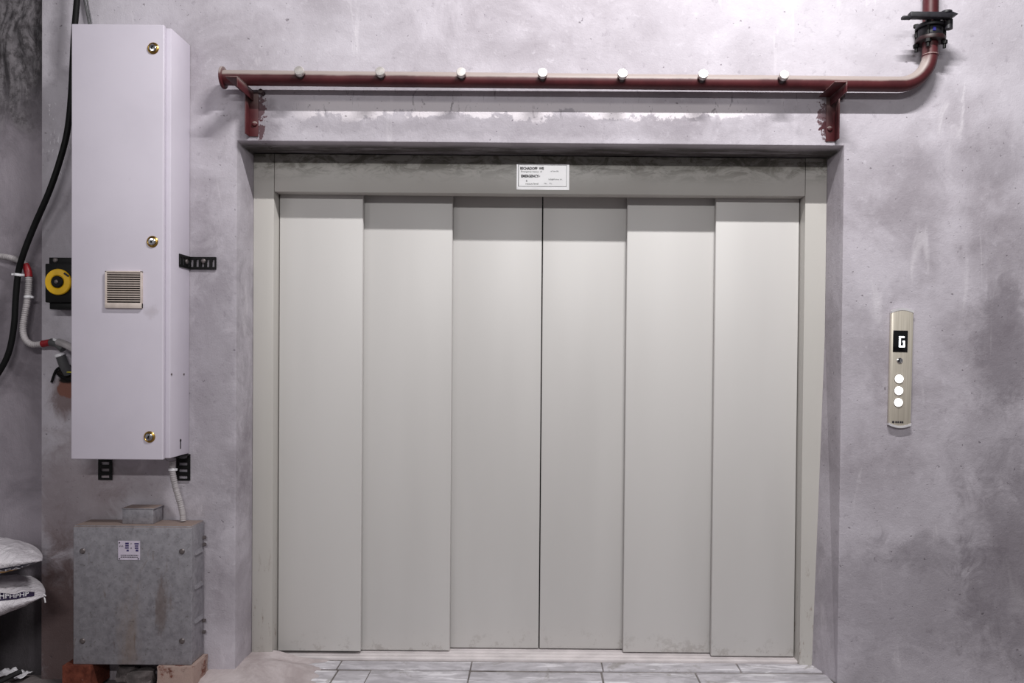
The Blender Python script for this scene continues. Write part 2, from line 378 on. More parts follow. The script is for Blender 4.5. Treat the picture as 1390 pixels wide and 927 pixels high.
def tag(o, label=None, cat=None, group=None, kind=None):
    for k, v in (('label', label), ('category', cat), ('group', group), ('kind', kind)):
        if v: o[k] = v
    return o
def empty(name, loc, label=None, cat=None, group=None, kind=None):
    o = bpy.data.objects.new(name, None); COL.objects.link(o); o.location = loc; o.empty_display_size = 0.1
    WORLD[o.name] = Vector(loc); return tag(o, label, cat, group, kind)
def bezier(pts, per=14):
    """smooth path through points (Catmull-Rom)"""
    p = [Vector(a) for a in pts]; p = [2 * p[0] - p[1]] + p + [2 * p[-1] - p[-2]]; out = []
    for i in range(1, len(p) - 2):
        a, b, c, d = p[i - 1:i + 3]
        for k in range(per):
            t = k / per
            out.append(0.5 * ((2 * b) + (c - a) * t + (2 * a - 5 * b + 4 * c - d) * t * t + (-a + 3 * b - 3 * c + d) * t ** 3))
    out.append(p[-2]); return out
def ribbed(r, pitch=0.0065, amp=0.0013): return lambda L: r + amp * (1 if (L / pitch) % 1 < 0.5 else -1)
def dense(pts, step):
    out = [pts[0]]
    for a, b in zip(pts, pts[1:]):
        k = max(1, int((b - a).length / step))
        for i in range(1, k + 1): out.append(a.lerp(b, i / k))
    return out
def text_geo(s, size, bold=0.0):
    """flat lettering in x,z centred on the origin: verts, faces"""
    cu = bpy.data.curves.new('t', 'FONT'); cu.body = s; cu.size = size; cu.align_x = 'CENTER'; cu.align_y = 'CENTER'; cu.resolution_u = 2; cu.offset = bold
    ob = bpy.data.objects.new('t', cu); me = bpy.data.meshes.new_from_object(ob)
    vs = [(v.co.x, v.co.y) for v in me.vertices]; fs = [tuple(p.vertices) for p in me.polygons]
    bpy.data.objects.remove(ob); bpy.data.meshes.remove(me); bpy.data.curves.remove(cu)
    return vs, fs
def text_on(mb, s, size, x, y, z, sx=1.0, bold=0.0):
    vs, fs = text_geo(s, size, bold)
    return mb.raw([(x + a * sx, y, z + b) for a, b in vs], fs)

# ------------------------------------------------------------------ setting
FZ = -0.02                                   # floor level
XL, XR, ZT = -1.311, 1.318, 2.318            # wall opening
m = MB()
pts = [(-2.158, -0.2), (XL, -0.2), (XL, ZT), (XR, ZT), (XR, -0.2), (5.0, -0.2), (5.0, 5.2), (-2.158, 5.2)]
m.prism(pts, -0.2, 0.3, 0.006, 2)
m.raw([(XR + 0.002, -0.198, FZ - 0.1), (XR + 0.002, -0.198, 1.55), (1.274, 0.0, FZ - 0.1), (XR + 0.001, 0.0, 1.55), (1.274, 0.02, FZ - 0.1), (XR + 0.002, 0.02, 1.55), (XR + 0.002, 0.02, FZ - 0.1)],
      [(0, 1, 3, 2), (2, 3, 5, 4), (4, 5, 6), (0, 2, 4, 6), (0, 6, 5, 3, 1)])
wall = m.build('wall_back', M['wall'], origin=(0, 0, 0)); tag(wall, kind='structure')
# recessed older wall on the left, raw and lumpy at the top
m = MB(); vs = []; fs = []; nx, nz_ = 60, 190
for j in range(nz_ + 1):
    for i in range(nx + 1):
        x = -2.75 + i / nx * 0.70; z = -0.2 + j / nz_ * 3.6
        k = min(1, max(0, (z - 2.2) / 0.35)) * min(1, max(0, (-2.10 - x) / 0.03))
        d = mnoise.fractal(Vector((x * 9, 3.1, z * 4)), 1.0, 2.1, 6) * 0.018 * k + abs(mnoise.noise(Vector((x * 26, 1, z * 20)))) * 0.012 * k
        vs.append((x, -0.155 - d, z))
for j in range(nz_):
    for i in range(nx):
        a = j * (nx + 1) + i; fs.append((a, a + 1, a + nx + 2, a + nx + 1))
m.raw(vs, fs); m.box(-6, -2.74, -0.155, 0.3, -0.2, 5.2)
m.box(-2.75, -2.05, -0.1, 0.3, -0.2, 5.2)
m.box(-2.75, -2.05, -0.155, 0.0, 3.4, 5.2)
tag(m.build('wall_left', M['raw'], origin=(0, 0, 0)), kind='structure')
m = MB(); m.box(-6, 5, -9, 0.6, -0.3, FZ - 0.012)
floor = m.build('floor', M['floor'], origin=(0, 0, 0)); tag(floor, kind='structure')
m = MB(); m.box(-6, 5, -9, 0.3, 5.2, 5.4)
tag(m.build('ceiling', M['ceil'], origin=(0, 0, 0)), kind='structure')

# grout bed and paving stones in front of the lift
m = MB(); m.box(-1.1, XR, -0.62, 0.06, FZ - 0.02, FZ - 0.005); m.build('joint_bed', M['grout'], floor)
rows = [(-0.083, 0.020, [-1.28, -0.897, -0.293, 0.306, 0.93, 1.31]), (-0.262, -0.093, [-1.28, -0.885, -0.739, -0.294, 0.297, 0.72, 1.31]),
        (-0.44, -0.27, [-1.28, -0.65, -0.05, 0.55, 1.31]), (-0.615, -0.448, [-1.28, -0.9, -0.3, 0.3, 0.9, 1.31])]
for y0, y1, xs in rows:
    for a, b in zip(xs, xs[1:]):
        g = random.uniform(0.0015, 0.005); dz = random.uniform(-0.003, 0.003)
        rt = Matrix.Rotation(random.uniform(-0.006, 0.006), 3, 'X') @ Matrix.Rotation(random.uniform(-0.004, 0.004), 3, 'Y')
        mm = MB(); mm.box(a + g, b - g, y0 + 0.003, y1 - 0.003, FZ - 0.03, FZ + dz, 0.004, 2, rt)
        mm.build('paving_stone', M['paver'], floor)
# cement spill sloping up to the wall on the left
m = MB(); vs = []; fs = []; nx, ny = 70, 36
for j in range(ny + 1):
    for i in range(nx + 1):
        x = -2.3 + i / nx * 1.5; y = -0.62 + j / ny * 0.64
        hx = min(1, max(0, (-0.86 - x + 0.10 * mnoise.noise(Vector((x * 5, y * 16, 9)))) / 0.42)); hy = min(1, max(0, (y + 0.55) / 0.4)); hx = hx * hx * (3 - 2 * hx); hy = hy * hy * (3 - 2 * hy)
        lf = 1 - 1.0 * min(1, max(0, (-1.42 - x) / 0.2))
        h = 0.050 * hx * hy + 0.006 * mnoise.noise(Vector((x * 7, y * 12, 0))) + 0.003 * mnoise.noise(Vector((x * 23, y * 30, 4)))
        edge = min(hx, hy); vs.append((x, y, FZ - 0.010 + h * min(1, edge * 4) * lf - 0.006 * (1 - lf)))
for j in range(ny):
    for i in range(nx):
        a = j * (nx + 1) + i; fs.append((a, a + 1, a + nx + 2, a + nx + 1))
m.raw(vs, fs); cs = m.build('cement_spill', M['cement'], floor, smooth=80)

# ------------------------------------------------------------------ lift door (setting)
door = empty('door_1', (0, 0.02, FZ), kind='structure')
door['label'] = 'wide cream six-panel telescopic freight lift door in the wall recess'
IL, IR, HB = -1.216, 1.220, 2.141
m = MB(); m.box(XL + 0.001, IL, 0.0, 0.2, FZ, ZT - 0.004, 0.003); m.build('jamb', M['frame'], door)
m = MB(); m.raw([(IR, 0, FZ), (1.278, 0, FZ), (XR - 0.001, 0, 1.5), (XR - 0.001, 0, ZT - 0.004), (IR, 0, ZT - 0.004), (IR, 0.2, FZ), (1.278, 0.2, FZ), (XR - 0.001, 0.2, 1.5), (XR - 0.001, 0.2, ZT - 0.004), (IR, 0.2, ZT - 0.004)],
                [(0, 1, 2, 3, 4), (5, 6, 7, 8, 9), (0, 1, 6, 5), (1, 2, 7, 6), (2, 3, 8, 7), (3, 4, 9, 8), (4, 0, 5, 9)])
m.build('jamb', M['frame'], door)
m = MB(); m.box(IL + 0.0015, IR - 0.0015, 0.0, 0.068, HB, ZT - 0.004, 0.003); m.box(IL + 0.004, IR - 0.004, 0.066, 0.2, HB + 0.03, ZT - 0.006); m.build('header', M['frame'], door)
m = MB()                                     # grooved sill
m.box(IL - 0.006, IR + 0.006, 0.03, 0.062, FZ - 0.01, -0.012, 0.002)
for y in (0.098, 0.138, 0.178): m.box(IL, IR, y - 0.030, y + 0.004, FZ - 0.01, -0.012, 0.0015)
m.box(IL, IR, 0.05, 0.2, FZ - 0.015, FZ - 0.004); m.build('sill', M['sill'], door)
panels = [(IL + 0.004, -0.823, 0.070), (-0.85, -0.408, 0.110), (-0.43, 0.0145, 0.150), (0.0195, 0.44, 0.150), (0.4165, 0.85, 0.110), (0.8265, IR - 0.004, 0.070)]
for k, (x0, x1, y) in enumerate(panels):
    m = MB(); m.box(x0, x1, y, y + 0.028, 0.002 if k == 0 else -0.006, 2.17, 0.0035, 3); m.build('door_panel', M['door'], door)
m = MB(); m.box(XL, XR, 0.24, 0.3, FZ - 0.1, ZT); m.build('shaft_screen', M['shaft'], door)

# ------------------------------------------------------------------ control cabinet
CXL, CXR, CZB, CZT = -1.904, -1.512, 0.958, 2.727
cab = empty('control_cabinet', (-1.708, -0.3, CZB), 'tall lilac white wall cabinet with three brass locks left of the lift door', 'cabinet')
m = MB(); m.box(CXL + 0.006, CXR, -0.383, -0.203, CZB + 0.003, CZT - 0.002, 0.004); body = m.build('body', M['cab'], cab)
m = MB(); m.box(CXL, CXR - 0.017, -0.412, -0.392, CZB, CZT, 0.004, 3); dr = m.build('door', M['cab'], cab)
for px, py in ((208, 65.5), (207, 328), (203, 593)):
    p = at(px, py, -0.413); m = MB()
    m.lathe((p.x, -0.412, p.z), (0, -1, 0), [(0.0225, 0), (0.0235, 0.002), (0.021, 0.005), (0.0175, 0.0065), (0.0165, 0.006), (0.0155, 0.003)], 32)
    lk = m.build('lock', M['brass'], dr); lk['label'] = 'round brass lock with a steel barrel'
    # steel barrel is its own mesh of the cabinet
    m = MB(); m.lathe((p.x, -0.414, p.z), (0, -1, 0), [(0.0150, 0), (0.0148, 0.005), (0.012, 0.0075), (0.002, 0.0085)], 24); m.build('lock_barrel', M['chrome'], cab)
    m = MB(); m.box(p.x - 0.0035, p.x + 0.0025, -0.4238, -0.4215, p.z - 0.006, p.z + 0.006, rot=Matrix.Rotation(0.35, 3, 'Y')); m.build('keyhole', M['black'], cab)
a, b = at(142, 367.5, -0.425), at(192, 418.5, -0.425)
vx0, vx1, vz1, vz0 = a.x, b.x, a.z, b.z
m = MB()
m.box(vx0, vx0 + 0.007, -0.424, -0.411, vz0, vz1, 0.0015); m.box(vx1 - 0.007, vx1, -0.424, -0.411, vz0, vz1, 0.0015)
m.box(vx0, vx1, -0.424, -0.411, vz1 - 0.006, vz1, 0.0015); m.box(vx0, vx1, -0.425, -0.411, vz0, vz0 + 0.022, 0.002)
vent = m.build('vent_grille', M['vent'], cab); vent['label'] = 'square ivory louvred vent'
m = MB(); m.box(vx0 + 0.004, vx1 - 0.004, -0.4135, -0.4115, vz0 + 0.01, vz1 - 0.004); m.build('vent_filter', M['ventdark'], vent)  # dark brown sheet showing in the gaps between the slats
ns = 13; z0 = vz0 + 0.026; st = (vz1 - 0.006 - z0) / ns
for i in range(ns):
    z = z0 + st * (i + 0.5); m = MB()
    m.box(vx0 + 0.006, vx1 - 0.006, -0.4235, -0.4135, z - 0.0019, z + 0.0019, rot=Matrix.Rotation(0.15, 3, 'X')); m.build('slat', M['vent'], vent)
for px, py in ((231.5, 508), (249, 508)):
    Y = -0.375 if px < 240 else -0.26
    p = at(px, py, Y); m = MB(); m.cyl((CXR - 0.001, Y, p.z), (CXR + 0.003, Y, p.z), 0.0045, n=12); m.build('side_screw', M['bolt'], cab)
m = MB(); m.box(CXR - 0.001, CXR + 0.001, -0.292, -0.284, 0.99, 1.025, 0.0005); m.cyl((CXR - 0.001, -0.288, 1.025), (CXR + 0.001, -0.288, 1.025), 0.007, n=12); m.build('side_slot', M['black'], cab)

def perforated(mb, o, ux, uz, uy, L, W, T, n):
    """slotted strip: o corner, ux along, uz across, uy thickness"""
    o, ux, uz, uy = Vector(o), Vector(ux), Vector(uz), Vector(uy)
    def bx(a0, a1, c0, c1):
        vs = [o + ux * a + uz * c + uy * t for t in (0, T) for a, c in ((a0, c0), (a1, c0), (a1, c1), (a0, c1))]
        mb.raw(vs, [(0, 1, 2, 3), (4, 5, 6, 7), (0, 1, 5, 4), (1, 2, 6, 5), (2, 3, 7, 6), (3, 0, 4, 7)])
    bx(0, L, 0, W * 0.2); bx(0, L, W * 0.8, W)
    p = L / n
    for i in range(n + 1):
        bx(max(0, p * i - p * 0.29), min(L, p * i + p * 0.29), W * 0.2, W * 0.8)
# slotted steel angle on the right side
m = MB(); zt = 1.813
perforated(m, (CXR + 0.001, -0.2045, zt - 0.054), (1, 0, 0), (0, 0, 1), (0, -1, 0), 0.115, 0.054, 0.004, 5)
perforated(m, (CXR + 0.001, -0.2045, zt - 0.054), (0, -1, 0), (0, 0, 1), (1, 0, 0), 0.105, 0.054, 0.004, 4)
br = m.build('mounting_bracket', M['black'], cab); br['label'] = 'black slotted angle bracket on the right side'
m = MB(); m.lathe((-1.45, -0.2085, zt - 0.018), (0, -1, 0), [(0.010, 0), (0.010, 0.004), (0.007, 0.007), (0.002, 0.008)], 16); m.build('bolt', M['bolt'], br)
m = MB(); m.lathe((CXR + 0.005, -0.25, zt - 0.026), (1, 0, 0), [(0.010, 0), (0.010, 0.004), (0.007, 0.007), (0.002, 0.008)], 16); m.build('bolt', M['bolt'], br)
for x0 in (-1.905, -1.566):
    m = MB(); perforated(m, (x0, -0.2045, CZB + 0.0), (0, 0, -1), (1, 0, 0), (0, -1, 0), 0.115, 0.06, 0.004, 4)
    perforated(m, (x0, -0.2045, CZB - 0.001), (0, -1, 0), (1, 0, 0), (0, 0, -1), 0.1, 0.06, 0.004, 3)
    b_ = m.build('mounting_bracket', M['black'], cab); b_['label'] = 'black slotted bracket under the cabinet'

# ------------------------------------------------------------------ red fire pipe
PY, PR = -0.262, 0.0315
pipe = empty('fire_water_pipe', (0.2, PY, 2.56), 'dark red water pipe with seven capped outlets running above the lift door', 'pipe')
zl = 2.563; xv = 1.654; RB = 0.13
PYL = PY - 0.010
path = [Vector((-1.338, PYL, zl)), Vector((-0.5, PYL + 0.003, zl)), Vector((0.5, PY - 0.003, zl)), Vector((xv - RB, PY, zl))]
for k in range(1, 13):
    t = k / 12 * pi / 2; path.append(Vector((xv - RB + RB * sin(t), PY, zl + RB - RB * cos(t))))
path.append(Vector((xv, PY, 2.752)))
m = MB(); m.tube(path, PR, 24); m.build('pipe_run', M['red'], pipe, smooth=60)
m = MB(); m.cyl((xv, PY, 2.80), (xv, PY, 5.19), PR, n=24); m.build('riser', M['red'], pipe, smooth=60)
m = MB(); m.cyl((-1.347, PYL, zl), (-1.337, PYL, zl), 0.046, n=28, bev=0.002); m.build('end_disc', M['red'], pipe)
m = MB(); m.lathe((xv, PY, 2.680), (0, 0, 1), [(PR, 0), (PR + 0.003, 0.003), (PR + 0.003, 0.006), (PR, 0.009)], 24); m.build('weld_ring', M['red'], pipe)
for px in (404.5, 515, 625.5, 736.5, 845.5, 955.5, 1066):
    p = at(px, 100 + (px - 404) * 0.0095, -0.345); x = p.x
    m = MB(); m.cyl((x, PY - 0.02, zl + 0.003), (x, PY - 0.056, zl + 0.009), 0.0175, n=18)
    nz = m.build('outlet_stub', M['darkred'], pipe)
    m = MB(); m.lathe((x, PY - 0.054, zl + 0.0085), (0, -1, 0.16), [(0.0195, 0), (0.0205, 0.003), (0.0205, 0.017), (0.0185, 0.020), (0.004, 0.0205)], 20)
    m.build('cap', M['cap'], nz)
# valve with flanges, bolts and a lever
zv = 2.775
m = MB(); m.cyl((xv, PY, zv - 0.014), (xv, PY, zv + 0.020), 0.050, n=28, bev=0.003); valve = m.build('valve', M['dark'], pipe); valve['label'] = 'dark iron lever valve on the riser'
m = MB(); m.cyl((xv, PY, zv - 0.034), (xv, PY, zv - 0.016), 0.0595, n=32, bev=0.003); m.build('lower_flange', M['darkred'], valve)
m = MB(); m.cyl((xv, PY, zv + 0.022), (xv, PY, zv + 0.038), 0.0595, n=32, bev=0.003); m.build('upper_flange', M['dark'], valve)
for k in range(4):
    t = pi / 4 + k * pi / 2 + 0.25; bx, by = xv + 0.050 * cos(t) * 1.12, PY + 0.047 * sin(t)
    m = MB(); m.cyl((bx, by, zv - 0.066), (bx, by, zv + 0.05), 0.0065, n=12); m.cyl((bx, by, zv - 0.048), (bx, by, zv - 0.034), 0.0125, n=6); m.cyl((bx, by, zv + 0.038), (bx, by, zv + 0.05), 0.0125, n=6)
    m.build('bolt', M['black'], valve)
m = MB(); m.box(xv - 0.125, xv + 0.052, PY - 0.088, PY - 0.055, zv + 0.036, zv + 0.060, 0.005); m.box(xv - 0.155, xv - 0.115, PY - 0.084, PY - 0.06, zv + 0.032, zv + 0.044, 0.004)
m.lathe((xv + 0.032, PY - 0.07, zv + 0.058), (0, 0, 1), [(0.022, 0), (0.022, 0.008), (0.014, 0.012), (0.004, 0.013)], 18); m.prism([(xv + 0.047, zv + 0.036), (xv + 0.072, zv + 0.05), (xv + 0.047, zv + 0.06)], PY - 0.088, PY - 0.055)
m.cyl((xv + 0.052, PY - 0.05, zv + 0.002), (xv + 0.052, PY - 0.05, zv + 0.04), 0.016, n=14)
lv = m.build('lever', M['dark'], valve); lv['label'] = 'slate grey flat lever'
m = MB(); m.box(xv - 0.014, xv - 0.002, PY - 0.0525, PY - 0.0495, zv - 0.004, zv + 0.012); bt = m.build('tag', M['blue'], valve); bt['label'] = 'small blue tag'

# two angle iron brackets carrying the pipe
def bracket(x, side, label):
    o = empty('pipe_bracket', (x, -0.2, 2.33), label, 'bracket', 'red brackets under the fire pipe')
    zp = zl - PR                              # pipe underside
    m = MB()
    m.box(x - 0.021, x + 0.021, -0.206, -0.2015, 2.335, zp - 0.006, 0.001)      # on the wall
    e = x + 0.0185 * side; m.box(e - 0.0025, e + 0.0025, -0.25, -0.2015, 2.335, zp - 0.006, 0.001)
    m.build('wall_leg', M['red'], o)
    m = MB()
    m.box(x - 0.052, x, -0.385, -0.2015, zp - 0.0055, zp - 0.0005, 0.001)
    m.box(x - 0.005, x, -0.385, -0.2015, zp - 0.044, zp - 0.001, 0.001)
    m.build('arm', M['red'], o)
    bx = x - 0.006 * side; m = MB(); m.lathe((bx, -0.205, 2.388), (0, -1, 0), [(0.012, 0), (0.012, 0.003), (0.009, 0.009), (0.002, 0.011)], 14); m.build('bolt', M['red'], o)
    m = MB(); m.cyl((x + 0.04, -0.235, zp - 0.01), (x + 0.04, -0.200, zp - 0.01), 0.010, n=8); m.build('anchor', M['darkred'], o)
bracket(-1.238, -1, 'red angle iron pipe bracket at the left end of the pipe')
bracket(1.258, 1, 'red angle iron pipe bracket near the right corner of the door recess')

# ------------------------------------------------------------------ notice on the header
a, b = at(701.5, 222.5, -0.001), at(772.5, 258, -0.001)
nt = empty('notice', ((a.x + b.x) / 2, -0.002, b.z), 'small white printed notice stuck on the door header', 'notice')
m = MB(); vs = []; fs = []
for j in range(9):
    for i in range(19):
        vs.append((a.x + (b.x - a.x) * i / 18, -0.0022 - 0.0012 * abs(mnoise.noise(Vector((i * 0.33, j * 0.37, 3)))), b.z + (a.z - b.z) * j / 8))
for j in range(8):
    for i in range(18): q_ = j * 19 + i; fs.append((q_, q_ + 1, q_ + 20, q_ + 19))
m.raw(vs, fs); m.box(a.x, b.x, -0.0021, -0.0006, b.z, a.z); m.build('sheet', M['gloss'], nt)
W = b.x - a.x; Hh = a.z - b.z; y = -0.0036
m = MB(); text_on(m, 'BSCHADOFF  WE', 0.0165, a.x + W * 0.29, y, b.z + Hh * 0.82, 0.85, 0.0007); text_on(m, 'EMERGENCY', 0.0165, a.x + W * 0.25, y, b.z + Hh * 0.52, 0.85, 0.0007)
m.build('heading', M['ink'], nt)['kind'] = 'stuff'
m = MB()
for s, u, v, sz in (('Emergency rescue  of', 0.28, 0.70, 0.011), ('of the lift', 0.72, 0.72, 0.010), ('call', 0.42, 0.52, 0.010), ('telephone nr.', 0.74, 0.41, 0.012), ('&', 0.19, 0.34, 0.012), ('rescue level', 0.29, 0.23, 0.0125), ('No.   To.', 0.6, 0.24, 0.010)):
    text_on(m, s, sz, a.x + W * u, y, b.z + Hh * v)
m.build('small_print', M['ink'], nt)['kind'] = 'stuff'
m = MB()
for x0, x1, z0, z1 in ((0.03, 0.95, 0.955, 0.965), (0.03, 0.95, 0.12, 0.135), (0.03, 0.04, 0.12, 0.96), (0.945, 0.951, 0.12, 0.96)):
    m.box(a.x + W * x0, a.x + W * x1, y, y + 0.0004, b.z + Hh * z0, b.z + Hh * z1)
m.build('border', M['ink'], nt)['kind'] = 'stuff'

# ------------------------------------------------------------------ call panel
pc = at(1220.5, 499.5, -0.2)
cp = empty('lift_call_panel', (pc.x, -0.2, pc.z), 'upright steel lift call panel with G display and three lit buttons', 'control panel')
hw, hh = 0.0485, 0.258; ol = []
for i in range(9): t = -1 + i / 4; ol.append((pc.x + hw * t, pc.z + hh - 0.012 * t * t))
for i in range(9): t = 1 - i / 4; ol.append((pc.x + hw * t, pc.z - hh + 0.012 * t * t))
m = MB(); m.prism(ol, -0.2005, -0.222, 0.006, 2); m.build('plate', M['plate'], cp)
f = Vector((pc.x, -0.2225, pc.z))
def face(px, py): return at(px, py, -0.2222)
for sgn in (1, -1):
    m = MB()
    pr = [(pc.x + hw * t, pc.z + sgn * (hh + 0.001 - 0.012 * t * t)) for t in [-1 + i / 6 for i in range(13)]]
    pr += [(x, z - sgn * 0.010) for x, z in pr[::-1]]
    m.prism(pr, -0.2235, -0.2045)
    m.build('end_trim', M['trim'], cp)
a, b = face(1212, 448.5), face(1231.5, 478)
m = MB(); m.box(a.x, b.x, -0.2240, -0.2205, b.z, a.z, 0.001); ds = m.build('display', M['screen'], cp)
# seven segment G: top, upper left, lower left, bottom, lower right, short middle
gx, gz, gw, gh, t = (a.x + b.x) / 2 + 0.006, (a.z + b.z) / 2 - 0.002, 0.026, 0.046, 0.008
m = MB(); y0, y1 = -0.2248, -0.2238
for x0, x1, z0, z1 in ((-0.5, 0.42, 0.36, 0.52), (-0.5, -0.2, 0.0, 0.5), (-0.5, -0.2, -0.5, 0.02), (-0.4, 0.5, -0.52, -0.36), (0.22, 0.52, -0.45, 0.02), (0.1, 0.5, -0.05, 0.09)):
    m.box(gx + gw * x0, gx + gw * x1, y0, y1, gz + gh * z0, gz + gh * z1, 0.0004)
m.build('digit', M['lit'], ds)
p = face(1221, 489.5); m = MB(); m.lathe((p.x, -0.2218, p.z), (0, -1, 0), [(0.0125, 0), (0.0125, 0.003), (0.009, 0.0045), (0.008, 0.0025), (0.003, 0.0025)], 20); m.build('key_switch', M['chrome'], cp)
m = MB(); m.box(p.x - 0.0075, p.x - 0.0005, -0.2268, -0.2242, p.z - 0.006, p.z + 0.006, 0.001); m.build('key_slot', M['black'], cp)
for px, py in ((1220.3, 514.2), (1220, 530.3), (1219.6, 546.2)):
    p = face(px, py); m = MB(); m.lathe((p.x, -0.2218, p.z), (0, -1, 0), [(0.0205, 0), (0.0205, 0.002), (0.0195, 0.003)], 24); bt = m.build('button_ring', M['ring'], cp)
    m = MB(); m.lathe((p.x, -0.2246, p.z), (0, -1, 0), [(0.0185, 0), (0.018, 0.003), (0.0165, 0.0042), (0.004, 0.0045)], 24); m.build('button', M['button'], bt)
p = face(1219.5, 573); m = MB(); y = -0.2226
m.lathe((p.x - 0.020, y + 0.0005, p.z), (0, -1, 0), [(0.0052, 0), (0.0052, 0.0006)], 16)
for i, wd in enumerate((0.007, 0.006, 0.008, 0.007)): m.box(p.x - 0.011 + i * 0.0092, p.x - 0.011 + i * 0.0092 + wd, y - 0.0002, y + 0.0006, p.z - 0.0045, p.z + 0.0045, 0.0003)
m.build('maker_mark', M['ink'], cp)['kind'] = 'stuff'
cp.rotation_euler.y = radians(0.6)

# ------------------------------------------------------------------ rotary switch behind the cabinet
sw = empty('rotary_switch', (-2.04, -0.2, 1.58), 'black switch box with yellow rotary knob half hidden behind the cabinet', 'switch')
a, b = at(63, 358, -0.28), at(101, 411, -0.28)
m = MB(); m.box(a.x, b.x, -0.29, -0.2015, b.z, a.z, 0.004); m.build('switch_box', M['black'], sw)
a2, b2 = at(68, 411, -0.27), at(101, 420, -0.27); m = MB(); m.box(a2.x, b2.x, -0.275, -0.2015, b2.z, a2.z + 0.004, 0.003); m.build('lower_box', M['black'], sw)
a3, b3 = at(67, 349.5, -0.215), at(101, 357, -0.215); m = MB(); m.box(a3.x, b3.x, -0.218, -0.2015, b3.z - 0.01, a3.z, 0.002); m.build('back_plate', M['black'], sw)
p = at(75, 353, -0.22); m = MB(); m.lathe((p.x, -0.2175, p.z), (0, -1, 0), [(0.011, 0), (0.011, 0.003), (0.007, 0.006), (0.002, 0.0065)], 14); m.build('screw', M['bolt'], sw)
p = at(78, 382.5, -0.305)
m = MB(); m.lathe((p.x, -0.2895, p.z), (0, -1, 0), [(0.050, 0), (0.054, 0.003), (0.055, 0.012), (0.052, 0.016), (0.030, 0.017), (0.026, 0.013)], 40); kn = m.build('knob', M['yellow'], sw); kn['label'] = 'yellow round knob'
m = MB(); m.lathe((p.x, -0.303, p.z), (0, -1, 0), [(0.025, 0), (0.025, 0.006), (0.021, 0.009), (0.004, 0.009)], 28); m.build('hub', M['black'], kn)
m = MB(); m.lathe((p.x, -0.3115, p.z), (0, -1, 0), [(0.009, 0), (0.008, 0.004), (0.002, 0.006)], 18); m.build('spindle', M['bolt'], kn)
m = MB(); m.box(p.x + 0.026, p.x + 0.050, -0.3072, -0.3062, p.z + 0.026, p.z + 0.034, rot=Matrix.Rotation(0.6, 3, 'Y')); m.build('marking', M['ink'], kn)

# ------------------------------------------------------------------ cables and conduits
CAB = [(100, -700, -0.28), (107, -200, -0.28), (105.5, -20, -0.28), (104.5, 0, -0.28), (100.5, 50, -0.28), (96.5, 130, -0.28), (91, 180, -0.28), (80, 222, -0.28), (66, 262, -0.28), (46, 308, -0.26), (32, 344, -0.25), (24.5, 372, -0.235), (21, 410, -0.23), (19, 442, -0.225), (12, 478, -0.22), (-2, 506, -0.22), (-22, 530, -0.22), (-48, 580, -0.22), (-60, 680, -0.22), (-62, 860, -0.24)]
cb = empty('black_cable', (-2.2, -0.25, 1.2), 'thick black cable curving down the left edge behind the cabinet', 'cable')
m = MB(); m.tube(bezier([at(*c) for c in CAB], 10), 0.0122, 12); m.build('sheath', M['rubber'], cb, smooth=80)
p = at(24.5, 373, -0.235)
def ring(p, ax, r, name, mat, parent, hh=0.007, off=0.0):
    m = MB(); ax = Vector(ax).normalized(); m.lathe(Vector(p) - ax * hh, ax, [(r, 0), (r + 0.002, 0.002), (r + 0.002, hh * 2 - 0.002), (r, hh * 2)], 18)
    if off: m.box(p[0] + r, p[0] + r + off, p[1] - 0.004, p[1] + 0.004, p[2] - 0.005, p[2] + 0.004)
    return m.build(name, mat, parent)
t = ring(p, (0.12, 0, 1), 0.0135, 'cable_tie', M['white'], cb, 0.006, 0.012); t['label'] = 'white cable tie'
m = MB(); m.box(p.x - 0.026, p.x - 0.012, p.y - 0.004, p.y + 0.004, p.z - 0.002, p.z + 0.006); m.build('tie_tail', M['white'], cb)

CON = [(-300, 352, -0.19), (-120, 344, -0.19), (-25, 346, -0.19), (0, 348, -0.195), (14, 350, -0.20), (26, 354, -0.205), (35, 361, -0.21), (39, 376, -0.215), (38, 400, -0.215), (34, 425, -0.215), (31, 445, -0.215), (34, 460, -0.22), (43, 467.5, -0.225), (56, 467, -0.23), (70, 464.5, -0.24)]
cn = empty('grey_conduit', (-2.2, -0.15, 1.35), 'ribbed light grey flexible conduit with red tape beside the black cable', 'conduit')
cpth = bezier([at(*c) for c in CON], 8)
m = MB(); m.tube(dense(cpth, 0.0022), ribbed(0.0128, 0.009, 0.0011), 10); m.build('sheath', M['conduit'], cn, smooth=80)
def sub(pts, p0, p1):
    i = min(range(len(pts)), key=lambda k: (pts[k] - p0).length); j = min(range(len(pts)), key=lambda k: (pts[k] - p1).length); return pts[i:j + 1]
for c0, c1 in (((34, 360, -0.21), (39, 376, -0.215)), ((57, 467, -0.23), (68, 465, -0.24))):
    m = MB(); m.tube(sub(cpth, at(*c0), at(*c1)), 0.0152, 12); t = m.build('tape', M['redtape'], cn, smooth=80); t['label'] = 'red tape wrap'
t = ring(at(38, 403, -0.215), (-0.1, 0, 1), 0.0140, 'cable_tie', M['white'], cn, 0.006, 0.010); t['label'] = 'white cable tie'
m = MB(); m.tube([at(69, 464.5, -0.24), at(78, 466, -0.245), at(86, 474, -0.25)], 0.017, 12); m.build('gland', M['conduit2'], cn)
t = ring(at(77, 461.5, -0.25), (0.3, 0, 1), 0.013, 'gland_nut', M['white'], cn, 0.006)
m = MB(); m.tube([at(79, 464, -0.262), at(90, 468, -0.275), at(104, 476, -0.29)], 0.0155, 12); m.build('cabinet_branch', M['conduit'], cn)

